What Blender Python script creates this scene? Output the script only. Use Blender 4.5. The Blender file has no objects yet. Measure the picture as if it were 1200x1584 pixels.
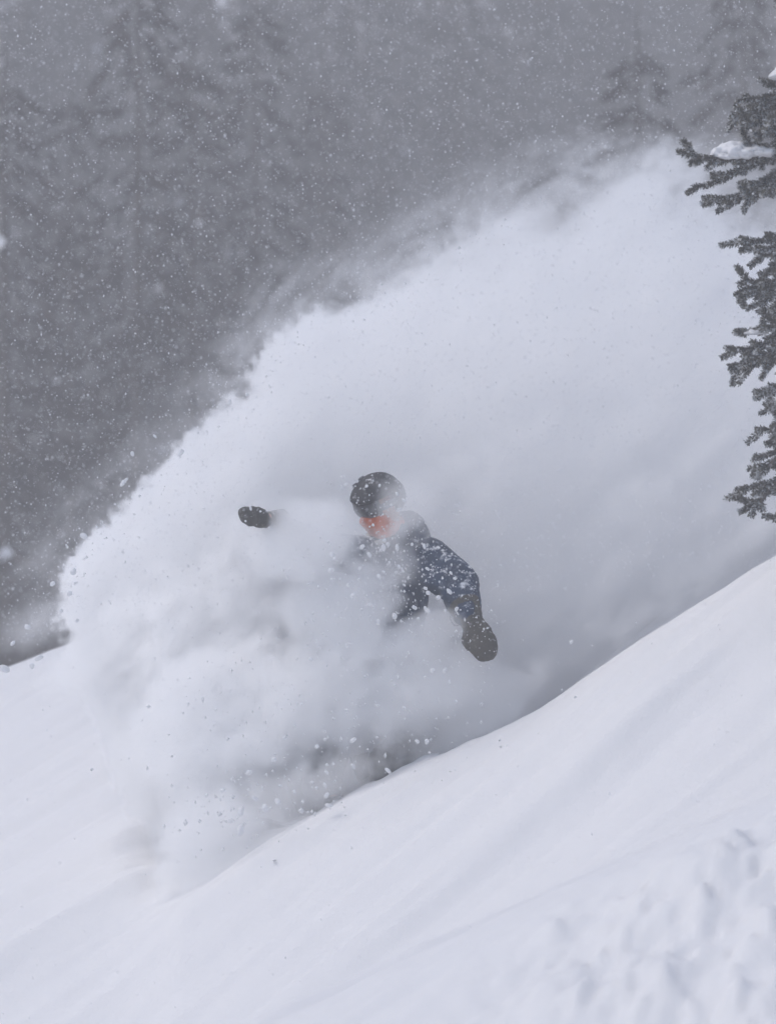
import bpy, bmesh, math, random
import numpy as np
from mathutils import Vector, Matrix, Quaternion

R = math.radians
random.seed(7)
rng = np.random.default_rng(7)
scene = bpy.context.scene
C = scene.collection

# ------------------------------------------------------------------ camera
F = 7900.0 / 1584.0                      # focal length over frame height
cam_d = bpy.data.cameras.new('camera')
cam_d.sensor_fit = 'VERTICAL'
cam_d.sensor_height = 36.0
cam_d.lens = 36.0 * F
cam_d.clip_start = 0.1
cam_d.clip_end = 2000.0
cam_d.dof.use_dof = True
cam_d.dof.focus_distance = 24.6
cam_d.dof.aperture_fstop = 2.2
cam = bpy.data.objects.new('camera', cam_d)
cam.location = (0, 0, 0)
cam.rotation_euler = (R(90), 0, 0)
C.objects.link(cam)
scene.camera = cam

# ------------------------------------------------------------------ sky, sun, exposure
SUN_EL, SUN_AZ = 56.0, -104.0             # azimuth from +Y towards +X
world = bpy.data.worlds.new('World')
scene.world = world
world.use_nodes = True
wn = world.node_tree.nodes
sky = wn.new('ShaderNodeTexSky')
sky.sky_type = 'NISHITA'
sky.sun_disc = False
sky.sun_elevation = R(SUN_EL)
sky.sun_rotation = R(SUN_AZ)
sky.air_density = 1.0
sky.dust_density = 2.35
sky.ozone_density = 1.6
wn['Background'].inputs['Strength'].default_value = 0.15
world.node_tree.links.new(sky.outputs[0], wn['Background'].inputs['Color'])

sun_d = bpy.data.lights.new('sun', 'SUN')
sun_d.energy = 0.97
sun_d.angle = R(35)
sun_d.color = (1.0, 0.95, 0.90)
sun = bpy.data.objects.new('sun', sun_d)
el, az = R(SUN_EL), R(SUN_AZ)
sdir = Vector((math.cos(el) * math.sin(az), math.cos(el) * math.cos(az), math.sin(el)))
sun.rotation_euler = sdir.to_track_quat('Z', 'Y').to_euler()
sun.location = sdir * 60
C.objects.link(sun)

vs = scene.view_settings
vs.view_transform = 'Standard'
vs.look = 'None'
vs.exposure = 0.0
vs.gamma = 1.0
vs.use_curve_mapping = False

scene.render.engine = 'CYCLES'
cy = scene.cycles
cy.max_bounces = 26
cy.diffuse_bounces = 2
cy.glossy_bounces = 2
cy.transmission_bounces = 2
cy.transparent_max_bounces = 8
cy.volume_bounces = 24
cy.volume_step_rate = 6.0
cy.volume_max_steps = 256
cy.sample_clamp_indirect = 6.0
cy.use_adaptive_sampling = True
cy.adaptive_threshold = 0.033
cy.use_light_tree = False
cy.use_denoising = True
try:
    cy.denoiser = 'OPENIMAGEDENOISE'
except Exception:
    pass


# ------------------------------------------------------------------ helpers
def P(px, py, y):
    """point at depth y seen at photograph pixel (px, py)"""
    return Vector(((px - 600) / 7900 * y, y, (792 - py) / 7900 * y))


def mesh_obj(name, verts, faces, mat=None, parent=None, smooth=True):
    me = bpy.data.meshes.new(name)
    me.from_pydata([tuple(v) for v in verts], [], [tuple(f) for f in faces])
    if mat: me.materials.append(mat)
    if smooth:
        me.polygons.foreach_set('use_smooth', [True] * len(me.polygons))
    me.update()
    o = bpy.data.objects.new(name, me)
    C.objects.link(o)
    if parent: o.parent = parent
    return o


def np_mesh(name, V, Fq, mat=None, smooth=True):
    """fast mesh from arrays; Fq (n, 3 or 4)"""
    me = bpy.data.meshes.new(name)
    V = np.asarray(V, dtype=np.float32); Fq = np.asarray(Fq, dtype=np.int32)
    k = Fq.shape[1]
    me.vertices.add(len(V)); me.vertices.foreach_set('co', V.ravel())
    me.loops.add(Fq.size); me.loops.foreach_set('vertex_index', Fq.ravel())
    me.polygons.add(len(Fq))
    me.polygons.foreach_set('loop_start', np.arange(0, Fq.size, k, dtype=np.int32))
    me.polygons.foreach_set('loop_total', np.full(len(Fq), k, dtype=np.int32))
    if smooth: me.polygons.foreach_set('use_smooth', np.ones(len(Fq), dtype=bool))
    me.update(calc_edges=True)
    if mat: me.materials.append(mat)
    return me


def link(name, me, parent=None):
    o = bpy.data.objects.new(name, me); C.objects.link(o)
    if parent: o.parent = parent
    return o


def tag(o, label=None, cat=None, group=None, kind=None):
    if label: o['label'] = label
    if cat: o['category'] = cat
    if group: o['group'] = group
    if kind: o['kind'] = kind
    return o


def empty(name, loc=(0, 0, 0)):
    o = bpy.data.objects.new(name, None); C.objects.link(o); o.location = loc
    o.empty_display_size = 0.1
    return o


def _hash(ix, iy, seed):
    h = (ix * 374761393 + iy * 668265263 + seed * 1442695041) & 0xFFFFFFFF
    h = ((h ^ (h >> 13)) * 1274126177) & 0xFFFFFFFF
    return ((h ^ (h >> 16)) & 0xFFFF) / 65535.0


def vnoise(x, y, seed=0):
    ix = np.floor(x).astype(np.int64); iy = np.floor(y).astype(np.int64)
    fx = x - ix; fy = y - iy
    fx = fx * fx * fx * (fx * (fx * 6 - 15) + 10); fy = fy * fy * fy * (fy * (fy * 6 - 15) + 10)
    a = _hash(ix, iy, seed); b = _hash(ix + 1, iy, seed); c = _hash(ix, iy + 1, seed); d = _hash(ix + 1, iy + 1, seed)
    return (a + (b - a) * fx) * (1 - fy) + (c + (d - c) * fx) * fy - 0.5


def fbm(x, y, seed=0, oct=4, gain=0.5):
    s = 0; a = 1.0
    for k in range(oct):
        s = s + a * vnoise(x * 2 ** k + 17.3 * k, y * 2 ** k - 9.1 * k, seed + k); a *= gain
    return s


def ss(a, b, x):
    t = np.clip((x - a) / (b - a), 0, 1)
    return t * t * (3 - 2 * t)


class NT:
    """tiny node-tree builder"""
    def __init__(self, tree): self.t = tree
    def n(self, typ, props=None, **ins):
        nd = self.t.nodes.new(typ)
        for k, v in (props or {}).items(): setattr(nd, k, v)
        for k, v in ins.items():
            key = int(k[1:]) if k[0] == 'i' and k[1:].isdigit() else k.replace('_', ' ')
            self.put(nd.inputs[key], v)
        return nd
    def put(self, sock, v):
        if isinstance(v, bpy.types.NodeSocket): self.t.links.new(v, sock)
        elif isinstance(v, bpy.types.Node): self.t.links.new(v.outputs[0], sock)
        else: sock.default_value = v
    def m(self, op, a, b=None, c=None, clamp=False, kind='ShaderNodeMath'):
        nd = self.t.nodes.new(kind); nd.operation = op
        if hasattr(nd, 'use_clamp'): nd.use_clamp = clamp
        for i, v in enumerate((a, b, c)):
            if v is not None: self.put(nd.inputs[i], v)
        return nd.outputs[0]
    def v(self, op, a, b=None, c=None, out=0):
        nd = self.t.nodes.new('ShaderNodeVectorMath'); nd.operation = op
        for i, x in enumerate((a, b, c)):
            if x is not None: self.put(nd.inputs[i], x)
        return nd.outputs[out]
    def sstep(self, x, lo, hi, a=0.0, b=1.0):
        nd = self.t.nodes.new('ShaderNodeMapRange'); nd.interpolation_type = 'SMOOTHSTEP'
        for k, v in (('Value', x), ('From Min', lo), ('From Max', hi), ('To Min', a), ('To Max', b)): self.put(nd.inputs[k], v)
        return nd.outputs[0]


def material(name):
    m = bpy.data.materials.new(name); m.use_nodes = True
    return m, NT(m.node_tree), m.node_tree.nodes['Principled BSDF']


def mat_snow(name, col=(0.80, 0.80, 0.81), scale=60.0, bump=0.5, mottle=0.03):
    m, t, b = material(name)
    tc = t.n('ShaderNodeTexCoord')
    n1 = t.n('ShaderNodeTexNoise', None, Vector=tc.outputs['Object'], Scale=scale, Detail=5.0, Roughness=0.7)
    n2 = t.n('ShaderNodeTexNoise', None, Vector=tc.outputs['Object'], Scale=3.0, Detail=4.0, Roughness=0.55)
    ramp = t.n('ShaderNodeMapRange', None, Value=n2.outputs[0], To_Min=1.0 - mottle, To_Max=1.0)
    c = t.v('SCALE', (col[0], col[1], col[2]), None); t.t.nodes[-1].inputs['Scale'].default_value = 1.0
    t.put(t.t.nodes[-1].inputs['Scale'], ramp.outputs[0])
    t.put(b.inputs['Base Color'], c)
    b.inputs['Roughness'].default_value = 0.85
    b.inputs['Specular IOR Level'].default_value = 0.2
    bp = t.n('ShaderNodeBump', None, Strength=bump, Distance=0.01, Height=n1.outputs[0])
    t.put(b.inputs['Normal'], bp.outputs[0])
    return m


# ------------------------------------------------------------------ terrain
def hermite_rows(ys, rows, y):
    """rows: list of arrays z_k(x); ys ascending; y scalar array -> z for each y (len(y), len(x))"""
    Z = np.stack(rows)
    ys = np.asarray(ys, float)
    sl = (Z[1:] - Z[:-1]) / (ys[1:] - ys[:-1])[:, None]
    T = np.zeros_like(Z)
    T[0], T[-1] = sl[0], sl[-1]
    a, b = sl[:-1], sl[1:]
    T[1:-1] = np.where(a * b > 0, 2 * a * b / (a + b + 1e-9 * np.sign(a + b + 1e-12)), 0)
    k = np.clip(np.searchsorted(ys, y, side='right') - 1, 0, len(ys) - 2)
    h = (ys[k + 1] - ys[k])[:, None]
    t = ((y - ys[k]) / (ys[k + 1] - ys[k]))[:, None]
    return ((2 * t**3 - 3 * t**2 + 1) * Z[k] + (t**3 - 2 * t**2 + t) * h * T[k]
            + (-2 * t**3 + 3 * t**2) * Z[k + 1] + (t**3 - t**2) * h * T[k + 1])


def terrain(xs, ys):
    xs = np.asarray(xs, float); ys = np.asarray(ys, float)
    xc = np.clip(xs, -6, 8)
    nx = np.array([-9, -2.4, -1.02, -0.527, -0.124, 0.31, 0.713, 1.24, 1.86, 3.0, 9])
    nz = np.array([-4.6, -2.46, -1.90, -1.63, -1.43, -1.245, -1.05, -0.68, -0.21, 0.45, 2.6])
    n = np.interp(xc, nx, nz)
    for _ in range(1):
        d = 0.12
        n = (np.interp(xc - d, nx, nz) + 2 * np.interp(xc, nx, nz) + np.interp(xc + d, nx, nz)) / 4
    crest = -0.16 + 0.35 * xc
    mound = -1.84 + 0.43 * xc - 0.5 * ss(-0.4, -2.0, xc)
    tr = ss(-1.35, -0.75, xc)
    rows_y = [-12, 0, 10, 15.8, 18.3, 20.5, 22.4, 24.5, 25.15, 25.85, 26.6, 30, 34, 50, 62, 100, 170, 260]
    hx = np.clip(xs, -80, 80)
    rows = [-1.6 + 0.2 * xc, -1.75 + 0.25 * xc, -2.6 + 0.3 * xc, -2.75 + 0.4 * xc,
            mound - 0.70, mound, -2.12 + 0.5 * xc, n,
            n - 0.06 * tr + 0.16 * (1 - tr), n + 0.02 * tr + 0.28 * (1 - tr), n + 0.27 + 0.16 * (1 - tr), crest,
            crest - 1.6, -9 + 0.10 * hx, -7.0 - 0.08 * hx, 3.5 - 0.12 * hx, 30 - 0.2 * hx, 80 - 0.1 * hx]
    z = hermite_rows(rows_y, rows, ys)
    X, Y = np.meshgrid(xs, ys)
    near = (1 - ss(31, 36, Y)) * ss(8, 14, Y) * (1 - ss(5, 9, np.abs(X)))
    # wind-combed striations running down the fall line (down-left in the picture)
    u = Y * 1.0 - X * 0.55; w = X + 0.5 * Y
    z = z + near * (0.06 * fbm(u * 1.1, w * 0.22, 3, 3) + 0.042 * fbm(u * 3.6, w * 0.35, 5, 3) + 0.016 * fbm(u * 12.0, w * 1.2, 8, 2))
    z = z + near * 0.006 * fbm(X * 7, Y * 5, 11, 3)
    # broad creases left of the mound
    for (c0, wd, hgt) in ((21.3, 0.12, 0.08), (22.2, 0.14, 0.04), (23.1, 0.16, 0.10), (24.6, 0.14, 0.05), (25.6, 0.16, 0.08), (26.7, 0.14, 0.05)):
        z = z + near * hgt * ss(-wd, wd, u - (c0 - 0.25)) * (1 - ss(0.0, 2.4, u - c0)) * (1 - ss(1.0, 2.0, X))
    # kicked-up lumps on the near mound
    lump = ss(20.4, 19.7, Y) * ss(16.0, 17.0, Y) * ss(-0.1, 0.9, X - 0.15 * (20.4 - Y))
    f1 = fbm(X * 2.6 + 0.8 * fbm(X * 1.5, Y, 77, 2), Y * 1.7, 21, 5, 0.6)
    f3 = fbm(X * 11, Y * 7, 35, 3)
    f2 = np.abs(fbm(X * 6.5, Y * 4.0, 31, 3))
    sub = (Y > 16.5) & (Y < 20.8) & (X > -0.8) & (X < 3.2)
    if sub.any():
        xs_, ys_ = X[sub], Y[sub]; add = np.zeros(len(xs_))
        r_ = np.random.default_rng(77)
        for _ in range(480):
            cx, cyy, rr, hh = r_.uniform(-0.3, 2.8), r_.uniform(16.8, 20.3), 0.022 + 0.11 * r_.random() ** 2.6, r_.choice([1, 1, -1])
            d2 = ((xs_ - cx) ** 2 + ((ys_ - cyy) * 0.8) ** 2) / rr ** 2
            add = add + hh * rr * 0.20 * np.exp(-d2 ** 2.2)
        z[sub] = z[sub] + (lump * near)[sub] * add
    z = z + lump * near * (0.13 * f1 + 0.09 * f2 + 0.05 * f3 - 0.03)
    # ragged lip of the trench the board is cutting
    lip = np.exp(-((Y - 24.75) / 0.22) ** 2) * ss(-1.4, -1.0, X) * (1 - ss(0.2, 0.7, X))
    z = z + lip * (0.05 * fbm(X * 7, Y * 6, 41, 3) + 0.02)
    # hillside undulation
    far = ss(40, 60, Y)
    z = z + far * 2.2 * fbm(X * 0.07, Y * 0.07, 51, 3)
    return z


def axis(parts):
    out = []
    for a, b, s in parts:
        out.append(np.arange(a, b - 1e-6, s))
    out.append([parts[-1][1]])
    return np.concatenate(out)


def ground_z(x, y):
    return float(terrain([x], [y])[0, 0])


gx = axis([(-90, -30, 6), (-30, -6, 1.0), (-6, -3, 0.12), (-3, 3.6, 0.026), (3.6, 7, 0.12), (7, 30, 1.0), (30, 90, 6)])
gy = axis([(-8, 12, 0.6), (12, 16, 0.1), (16, 21, 0.03), (21, 31, 0.03), (31, 36, 0.1), (36, 110, 1.5), (110, 140, 6)])
GZ = terrain(gx, gy)
GX, GY = np.meshgrid(gx, gy)
nxn, nyn = len(gx), len(gy)
idx = np.arange(nxn * nyn).reshape(nyn, nxn)
quads = np.stack([idx[:-1, :-1], idx[:-1, 1:], idx[1:, 1:], idx[1:, :-1]], -1).reshape(-1, 4)
M_snow = mat_snow('snow')
gme = np_mesh('snow_slope', np.stack([GX, GY, GZ], -1).reshape(-1, 3), quads, M_snow)
tag(link('snow_slope', gme), kind='structure')

# ------------------------------------------------------------------ materials for things
def mat_plain(name, col, rough=0.7, spec=0.3, nscale=40.0, var=0.25, bump=0.2, dist=0.004, detail=5.0):
    m, t, b = material(name)
    tc = t.n('ShaderNodeTexCoord')
    n = t.n('ShaderNodeTexNoise', None, Vector=tc.outputs['Object'], Scale=nscale, Detail=detail, Roughness=0.65)
    f = t.n('ShaderNodeMapRange', None, Value=n.outputs[0], From_Min=0.25, From_Max=0.75, To_Min=1 - var, To_Max=1 + var)
    c = t.n('ShaderNodeVectorMath', {'operation': 'SCALE'}, i0=col, Scale=f.outputs[0])
    t.put(b.inputs['Base Color'], c.outputs[0])
    b.inputs['Roughness'].default_value = rough
    b.inputs['Specular IOR Level'].default_value = spec
    bp = t.n('ShaderNodeBump', None, Strength=bump, Distance=dist, Height=n.outputs[0])
    t.put(b.inputs['Normal'], bp.outputs[0])
    return m


def mat_snowy(name, col, snow_amt=0.5, scale=22.0, rough=0.8, up=0.35, var=0.25):
    """a thing's own colour with powder caught on it, more where it faces up"""
    m, t, b = material(name)
    tc = t.n('ShaderNodeTexCoord'); gm = t.n('ShaderNodeNewGeometry')
    n = t.n('ShaderNodeTexNoise', None, Vector=tc.outputs['Object'], Scale=scale, Detail=6.0, Roughness=0.7)
    n2 = t.n('ShaderNodeTexNoise', None, Vector=tc.outputs['Object'], Scale=scale * 0.3, Detail=3.0)
    nz = t.n('ShaderNodeSeparateXYZ', None, Vector=gm.outputs['Normal']).outputs[2]
    f = t.m('ADD', n.outputs[0], t.m('MULTIPLY', nz, up * 0.35))
    f = t.m('ADD', f, t.m('MULTIPLY', n2.outputs[0], 0.35))
    f = t.sstep(f, 0.95 - 0.35 * snow_amt, 1.12 - 0.35 * snow_amt)
    v = t.n('ShaderNodeMapRange', None, Value=n2.outputs[0], From_Min=0.3, From_Max=0.7, To_Min=1 - var, To_Max=1 + var)
    c = t.n('ShaderNodeVectorMath', {'operation': 'SCALE'}, i0=col, Scale=v.outputs[0])
    mx = t.n('ShaderNodeMix', {'data_type': 'RGBA'})
    t.put(mx.inputs[0], f); t.put(mx.inputs[6], c.outputs[0]); mx.inputs[7].default_value = (0.78, 0.79, 0.81, 1)
    t.put(b.inputs['Base Color'], mx.outputs[2])
    b.inputs['Roughness'].default_value = rough
    b.inputs['Specular IOR Level'].default_value = 0.25
    bp = t.n('ShaderNodeBump', None, Strength=0.35, Distance=0.006, Height=n.outputs[0])
    t.put(b.inputs['Normal'], bp.outputs[0])
    return m


M_bark = mat_plain('bark', (0.075, 0.06, 0.05), 0.9, 0.1, 14, 0.35, 0.6, 0.02)
M_needle = mat_snowy('frosted_needles', (0.080, 0.074, 0.052), 0.76, 70, 0.8, 0.5, 0.35)
M_twig = mat_plain('twig_bark', (0.07, 0.06, 0.055), 0.9, 0.1, 60, 0.3, 0.3)
M_cap = mat_snow('snow_cap', (0.8, 0.8, 0.82), 40, 0.3)
M_needle_far = mat_plain('forest_needles', (0.044, 0.032, 0.027), 0.9, 0.1, 2.2, 0.45, 0.0)
M_snow_far = mat_snow('forest_snow', (0.72, 0.73, 0.76), 6, 0.1)


def tube(path, radii, sides=8, cap=True):
    """tapered tube along a polyline -> verts, faces"""
    path = [Vector(p) for p in path]
    V, Fc = [], []
    up = Vector((0, 0, 1))
    prev = None
    for i, p in enumerate(path):
        d = (path[min(i + 1, len(path) - 1)] - path[max(i - 1, 0)]).normalized()
        if prev is None:
            a = d.cross(up if abs(d.z) < 0.9 else Vector((1, 0, 0))).normalized()
        else:
            a = (prev - d * prev.dot(d)).normalized()
        prev = a
        b = d.cross(a)
        for k in range(sides):
            an = 2 * math.pi * k / sides
            V.append(p + (a * math.cos(an) + b * math.sin(an)) * radii[i])
    for i in range(len(path) - 1):
        for k in range(sides):
            k2 = (k + 1) % sides
            Fc.append((i * sides + k, i * sides + k2, (i + 1) * sides + k2, (i + 1) * sides + k))
    if cap:
        Fc.append(tuple(range(sides - 1, -1, -1)))
        n = (len(path) - 1) * sides
        Fc.append(tuple(range(n, n + sides)))
    return V, Fc


class Acc:
    def __init__(self): self.V, self.F = [], []
    def add(self, V, Fc):
        o = len(self.V); self.V += list(V); self.F += [tuple(i + o for i in f) for f in Fc]
    def obj(self, name, mat, parent=None, off=None, smooth=True):
        V = [Vector(v) - off for v in self.V] if off is not None else self.V
        return mesh_obj(name, V, self.F, mat, parent, smooth)


# ------------------------------------------------------------------ far forest
def conifer_meshes(seed, H, Rb, snowy):
    rn = np.random.default_rng(seed)
    V, Fc, SV, SF = [], [], [], []
    h = 0.6
    while h < H - 0.2:
        fr = 1 - h / H
        rad = Rb * fr ** 0.8 * rn.uniform(0.75, 1.15) + 0.12
        nb = max(4, int(8 * fr + 3))
        a0 = rn.uniform(0, 6.28)
        for k in range(nb):
            an = a0 + 6.283 * k / nb + rn.normal(0, 0.25)
            L = rad * rn.uniform(0.6, 1.12)
            droop = rn.uniform(0.25, 0.6) * L
            ca, sa = math.cos(an), math.sin(an)
            ns = max(5, int(L * 13))
            for j in range(ns):
                f = rn.uniform(0.03, 1.0)
                base = np.array([ca * L * f, sa * L * f, h - droop * f ** 1.4 + rn.normal(0, 0.04)])
                side = rn.uniform(-1, 1)
                d = np.array([ca * 0.7 - sa * side, sa * 0.7 + ca * side, -0.25 - 0.5 * rn.random()])
                d /= np.linalg.norm(d)
                ln = rn.uniform(0.16, 0.42) * (1.1 - 0.5 * f)
                wv = np.cross(d, [0, 0, 1]); wv /= (np.linalg.norm(wv) + 1e-6)
                wv = wv * math.cos(1.0) + np.array([0, 0, 1]) * rn.normal(0, 0.5)
                w = ln * rn.uniform(0.16, 0.32)
                o = len(V)
                V += [base - wv * w, base + d * ln, base + wv * w, base + d * ln * 0.35 + np.array([0, 0, -0.06])]
                Fc += [(o, o + 1, o + 3), (o + 3, o + 1, o + 2)]
                if rn.random() < snowy:
                    o = len(SV); up = np.array([0, 0, 0.035])
                    wv2 = np.array([-sa, ca, 0.0])
                    q = ln * rn.uniform(0.15, 0.32)
                    SV += [base - wv2 * q + up, base + d * q * 1.4 + up, base + wv2 * q + up, base - d * q * 0.6 + up * 2.2]
                    SF += [(o, o + 1, o + 2), (o, o + 2, o + 3)]
        h += rn.uniform(0.22, 0.36)
    tv, tf = tube([(0, 0, -1.0), (0, 0, 0.5), (0.03, 0.02, H * 0.5), (0, 0, H)], [0.17, 0.13, 0.07, 0.012], 7)
    tm = bpy.data.meshes.new('trunk'); tm.from_pydata([tuple(v) for v in tv], [], tf); tm.materials.append(M_bark)
    return (np_mesh('crown', np.array(V), np.array(Fc), M_needle_far, False),
            np_mesh('snow_load', np.array(SV), np.array(SF), M_snow_far, False), tm)


def forest():
    kinds = [conifer_meshes(100 + k, (13.5, 12.0, 14.5, 11.0)[k], (2.4, 2.2, 2.6, 2.0)[k], (0.004, 0.016, 0.003, 0.005)[k]) for k in range(4)]
    rn = random.Random(5)

    def plant(x, y, k, s, label, group, dz=0.0):
        crown, snow, trunk = kinds[k]
        e = empty('conifer_tree', (x, y, ground_z(x, y) + dz))
        e.scale = (s, s, s); e.rotation_euler.z = rn.uniform(0, 6.28)
        tag(e, label, 'tree', group)
        link('trunk', trunk, e)
        c = link('crown', crown, e)
        link('snow_load', snow, c)['kind'] = 'stuff'
        return e
    common = 'hazy dark conifer with snow dusted branches in the blurred forest behind the powder cloud'
    n = 0
    for row in FOREST_ROWS:
        (y0, x0, x1, step) = row
        x = x0 + rn.uniform(0, step)
        while x < x1:
            yy = y0 + rn.uniform(-1.6, 1.6) + (2.6 * x if x > 0 else 0.8 * x)
            plant(x, yy, rn.randrange(4), rn.uniform(0.85, 1.15), common, 'conifers of the forest behind')
            x += step * rn.uniform(0.8, 1.25); n += 1
    # trees one can tell apart
    for (px, top, y, k, s, lab) in FOREST_SINGLE:
        x = (px - 600) / 7900 * y
        H = (13.5, 12.0, 14.5, 11.0)[k]
        ztop = (792 - top) / 7900 * y
        gz = ground_z(x, y)
        s = max(0.3, (ztop - gz) / H)
        plant(x, y, k, s, lab, None)


FOREST_ROWS = [(68, -7.5, 3.0, 2.2), (74, -8.0, 10.0, 2.4), (80, -8.5, 10.5, 2.3), (87, -9.5, 11.0, 2.3), (95, -10, 12, 2.4), (104, -11, 13, 2.4), (114, -12, 14, 2.6)]
FOREST_SINGLE = [
    (8, 60, 50, 1, 1, 'tall conifer at the left edge with pale snow pads on its branches'),
    (215, -160, 52, 2, 1, 'tallest dark conifer rising out of the picture above the left end of the plume'),
    (395, -40, 57, 0, 1, 'dark conifer just right of the tallest one, above the left shoulder of the plume'),
    (110, 130, 58, 3, 1, 'smaller conifer between the left edge tree and the tallest dark conifer'),
    (300, 40, 55, 1, 1, 'dark conifer in the gap between the tallest conifer and its right neighbour'),
    (500, 120, 62, 3, 1, 'shorter hazy conifer above the upper shoulder of the plume'),
    (985, 20, 50, 0, 1, 'dark conifer in the haze between the plume and the near fir branches'),
    (1150, -120, 55, 2, 1, 'dark conifer behind the near fir branches at the upper right'),
    (676, 300, 42, 3, 1, 'young conifer whose dark top shows just above the middle of the plume'),
]
forest()


# ------------------------------------------------------------------ near fir at the right edge
FIR_Y = 23.5


def twig_brush(rn, path, r, density, NV, NF, needle=0.03, taper=True):
    """needles all round a polyline"""
    pts = [Vector(p) for p in path]
    seg = [(pts[i], pts[i + 1]) for i in range(len(pts) - 1)]
    L = sum((b - a).length for a, b in seg)
    acc = 0
    for a, b in seg:
        l = (b - a).length
        d = (b - a).normalized()
        u = d.cross(Vector((0, 0, 1)) if abs(d.z) < 0.9 else Vector((1, 0, 0))).normalized(); w = d.cross(u)
        n = int(l * density) + 1
        for i in range(n):
            f = rn.random()
            s = (acc + f * l) / L
            p = a.lerp(b, f)
            an = rn.uniform(0, 6.283)
            rad = u * math.cos(an) + w * math.sin(an)
            fw = rn.uniform(0.25, 1.1)
            q = (rad + d * fw).normalized()
            ln = needle * rn.uniform(0.7, 1.25) * (1.0 if not taper else (1.1 - 0.35 * s)) * r
            wd = q.cross(rad + Vector((rn.uniform(-1, 1), rn.uniform(-1, 1), rn.uniform(-1, 1))) * 0.7)
            if wd.length < 1e-4: continue
            wd = wd.normalized() * 0.0028
            o = len(NV)
            NV += [p - wd, p + wd, p + q * ln + wd * 0.7, p + q * ln - wd * 0.7]
            NF.append((o, o + 1, o + 2, o + 3))
        acc += l


def curve_pts(pts, n=10):
    """Catmull-Rom through points"""
    pts = [Vector(p) for p in pts]
    if len(pts) == 2:
        mid = (pts[0] + pts[1]) / 2 + Vector((0, 0, -0.02)) ; pts = [pts[0], mid, pts[1]]
    P_ = [pts[0] * 2 - pts[1]] + pts + [pts[-1] * 2 - pts[-2]]
    out = []
    for i in range(1, len(P_) - 2):
        for k in range(n):
            t = k / n
            a, b, c, d = P_[i - 1], P_[i], P_[i + 1], P_[i + 2]
            out.append(0.5 * ((2 * b) + (c - a) * t + (2 * a - 5 * b + 4 * c - d) * t * t + (3 * b - a - 3 * c + d) * t ** 3))
    out.append(pts[-1])
    return out


def make_bough(seed, stem, twigs, fir, off, density=2600, side=0.44, bare=0.0):
    """stem: polyline of world points from the trunk to the tip; twigs: further polylines (first point lies on the stem)"""
    rn = random.Random(seed)
    wood = Acc(); NV, NF = [], []
    sp = curve_pts(stem, 8)
    n = len(sp)
    wood.add(*tube(sp, [0.020 * (1 - 0.8 * i / (n - 1)) + 0.002 for i in range(n)], 6))
    brush = [sp[int(n * 0.35):]]
    for tw in twigs:
        tp = curve_pts(tw, 6); m = len(tp)
        wood.add(*tube(tp, [0.009 * (1 - 0.75 * i / (m - 1)) + 0.0015 for i in range(m)], 5))
        brush.append(tp[int(m * bare):])
    # short side shoots, which make the lumpy outline
    extra = []
    for b in list(brush):
        L = sum((b[i + 1] - b[i]).length for i in range(len(b) - 1))
        for _ in range(int(L * 37 * side)):
            i = rn.randrange(len(b) - 1)
            p = b[i].lerp(b[i + 1], rn.random())
            d = (b[i + 1] - b[i]).normalized()
            sd = Vector((rn.gauss(0, 1), rn.gauss(0, 1.0), rn.gauss(-0.15, 0.7)))
            sd = (sd - d * sd.dot(d)).normalized()
            ln = rn.uniform(0.03, 0.115)
            e = p + (d * rn.uniform(0.5, 1.0) + sd * 0.8).normalized() * ln
            extra.append([p, (p + e) / 2 + Vector((0, 0, -0.004)), e])
    for e in extra:
        wood.add(*tube(e, [0.003, 0.003, 0.002], 4, False))
        brush.append(e)
    for b in brush:
        twig_brush(rn, b, 1.0, density, NV, NF, 0.024)
    bo = wood.obj('bough', M_twig, fir, off)
    NVa = np.array([tuple(v - off) for v in NV]); me = np_mesh('needles', NVa, np.array(NF), M_needle, False)
    nd = link('needles', me, bo); nd['kind'] = 'stuff'
    return bo


def snow_pad(parent, off, c, r, seed=0):
    """a lump of settled snow, uneven"""
    rn = np.random.default_rng(seed)
    bm = bmesh.new(); bmesh.ops.create_icosphere(bm, subdivisions=4, radius=1.0)
    for v in bm.verts:
        p = v.co
        q = np.array([p.x * 2.3 + seed, p.y * 2.3 - seed * 1.7])
        k = 1 + 0.6 * float(fbm(q[:1], q[1:] + p.z * 2.0, seed, 3)[0])
        z = p.z * r[2] * (1.0 if p.z > 0 else 0.35)
        v.co = Vector((p.x * r[0] * k, p.y * r[1] * k, z * k)) + Vector(c) - off
    me = bpy.data.meshes.new('snow_pad'); bm.to_mesh(me); bm.free()
    me.polygons.foreach_set('use_smooth', [True] * len(me.polygons)); me.materials.append(M_cap)
    return link('snow_pad', me, parent)


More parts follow.
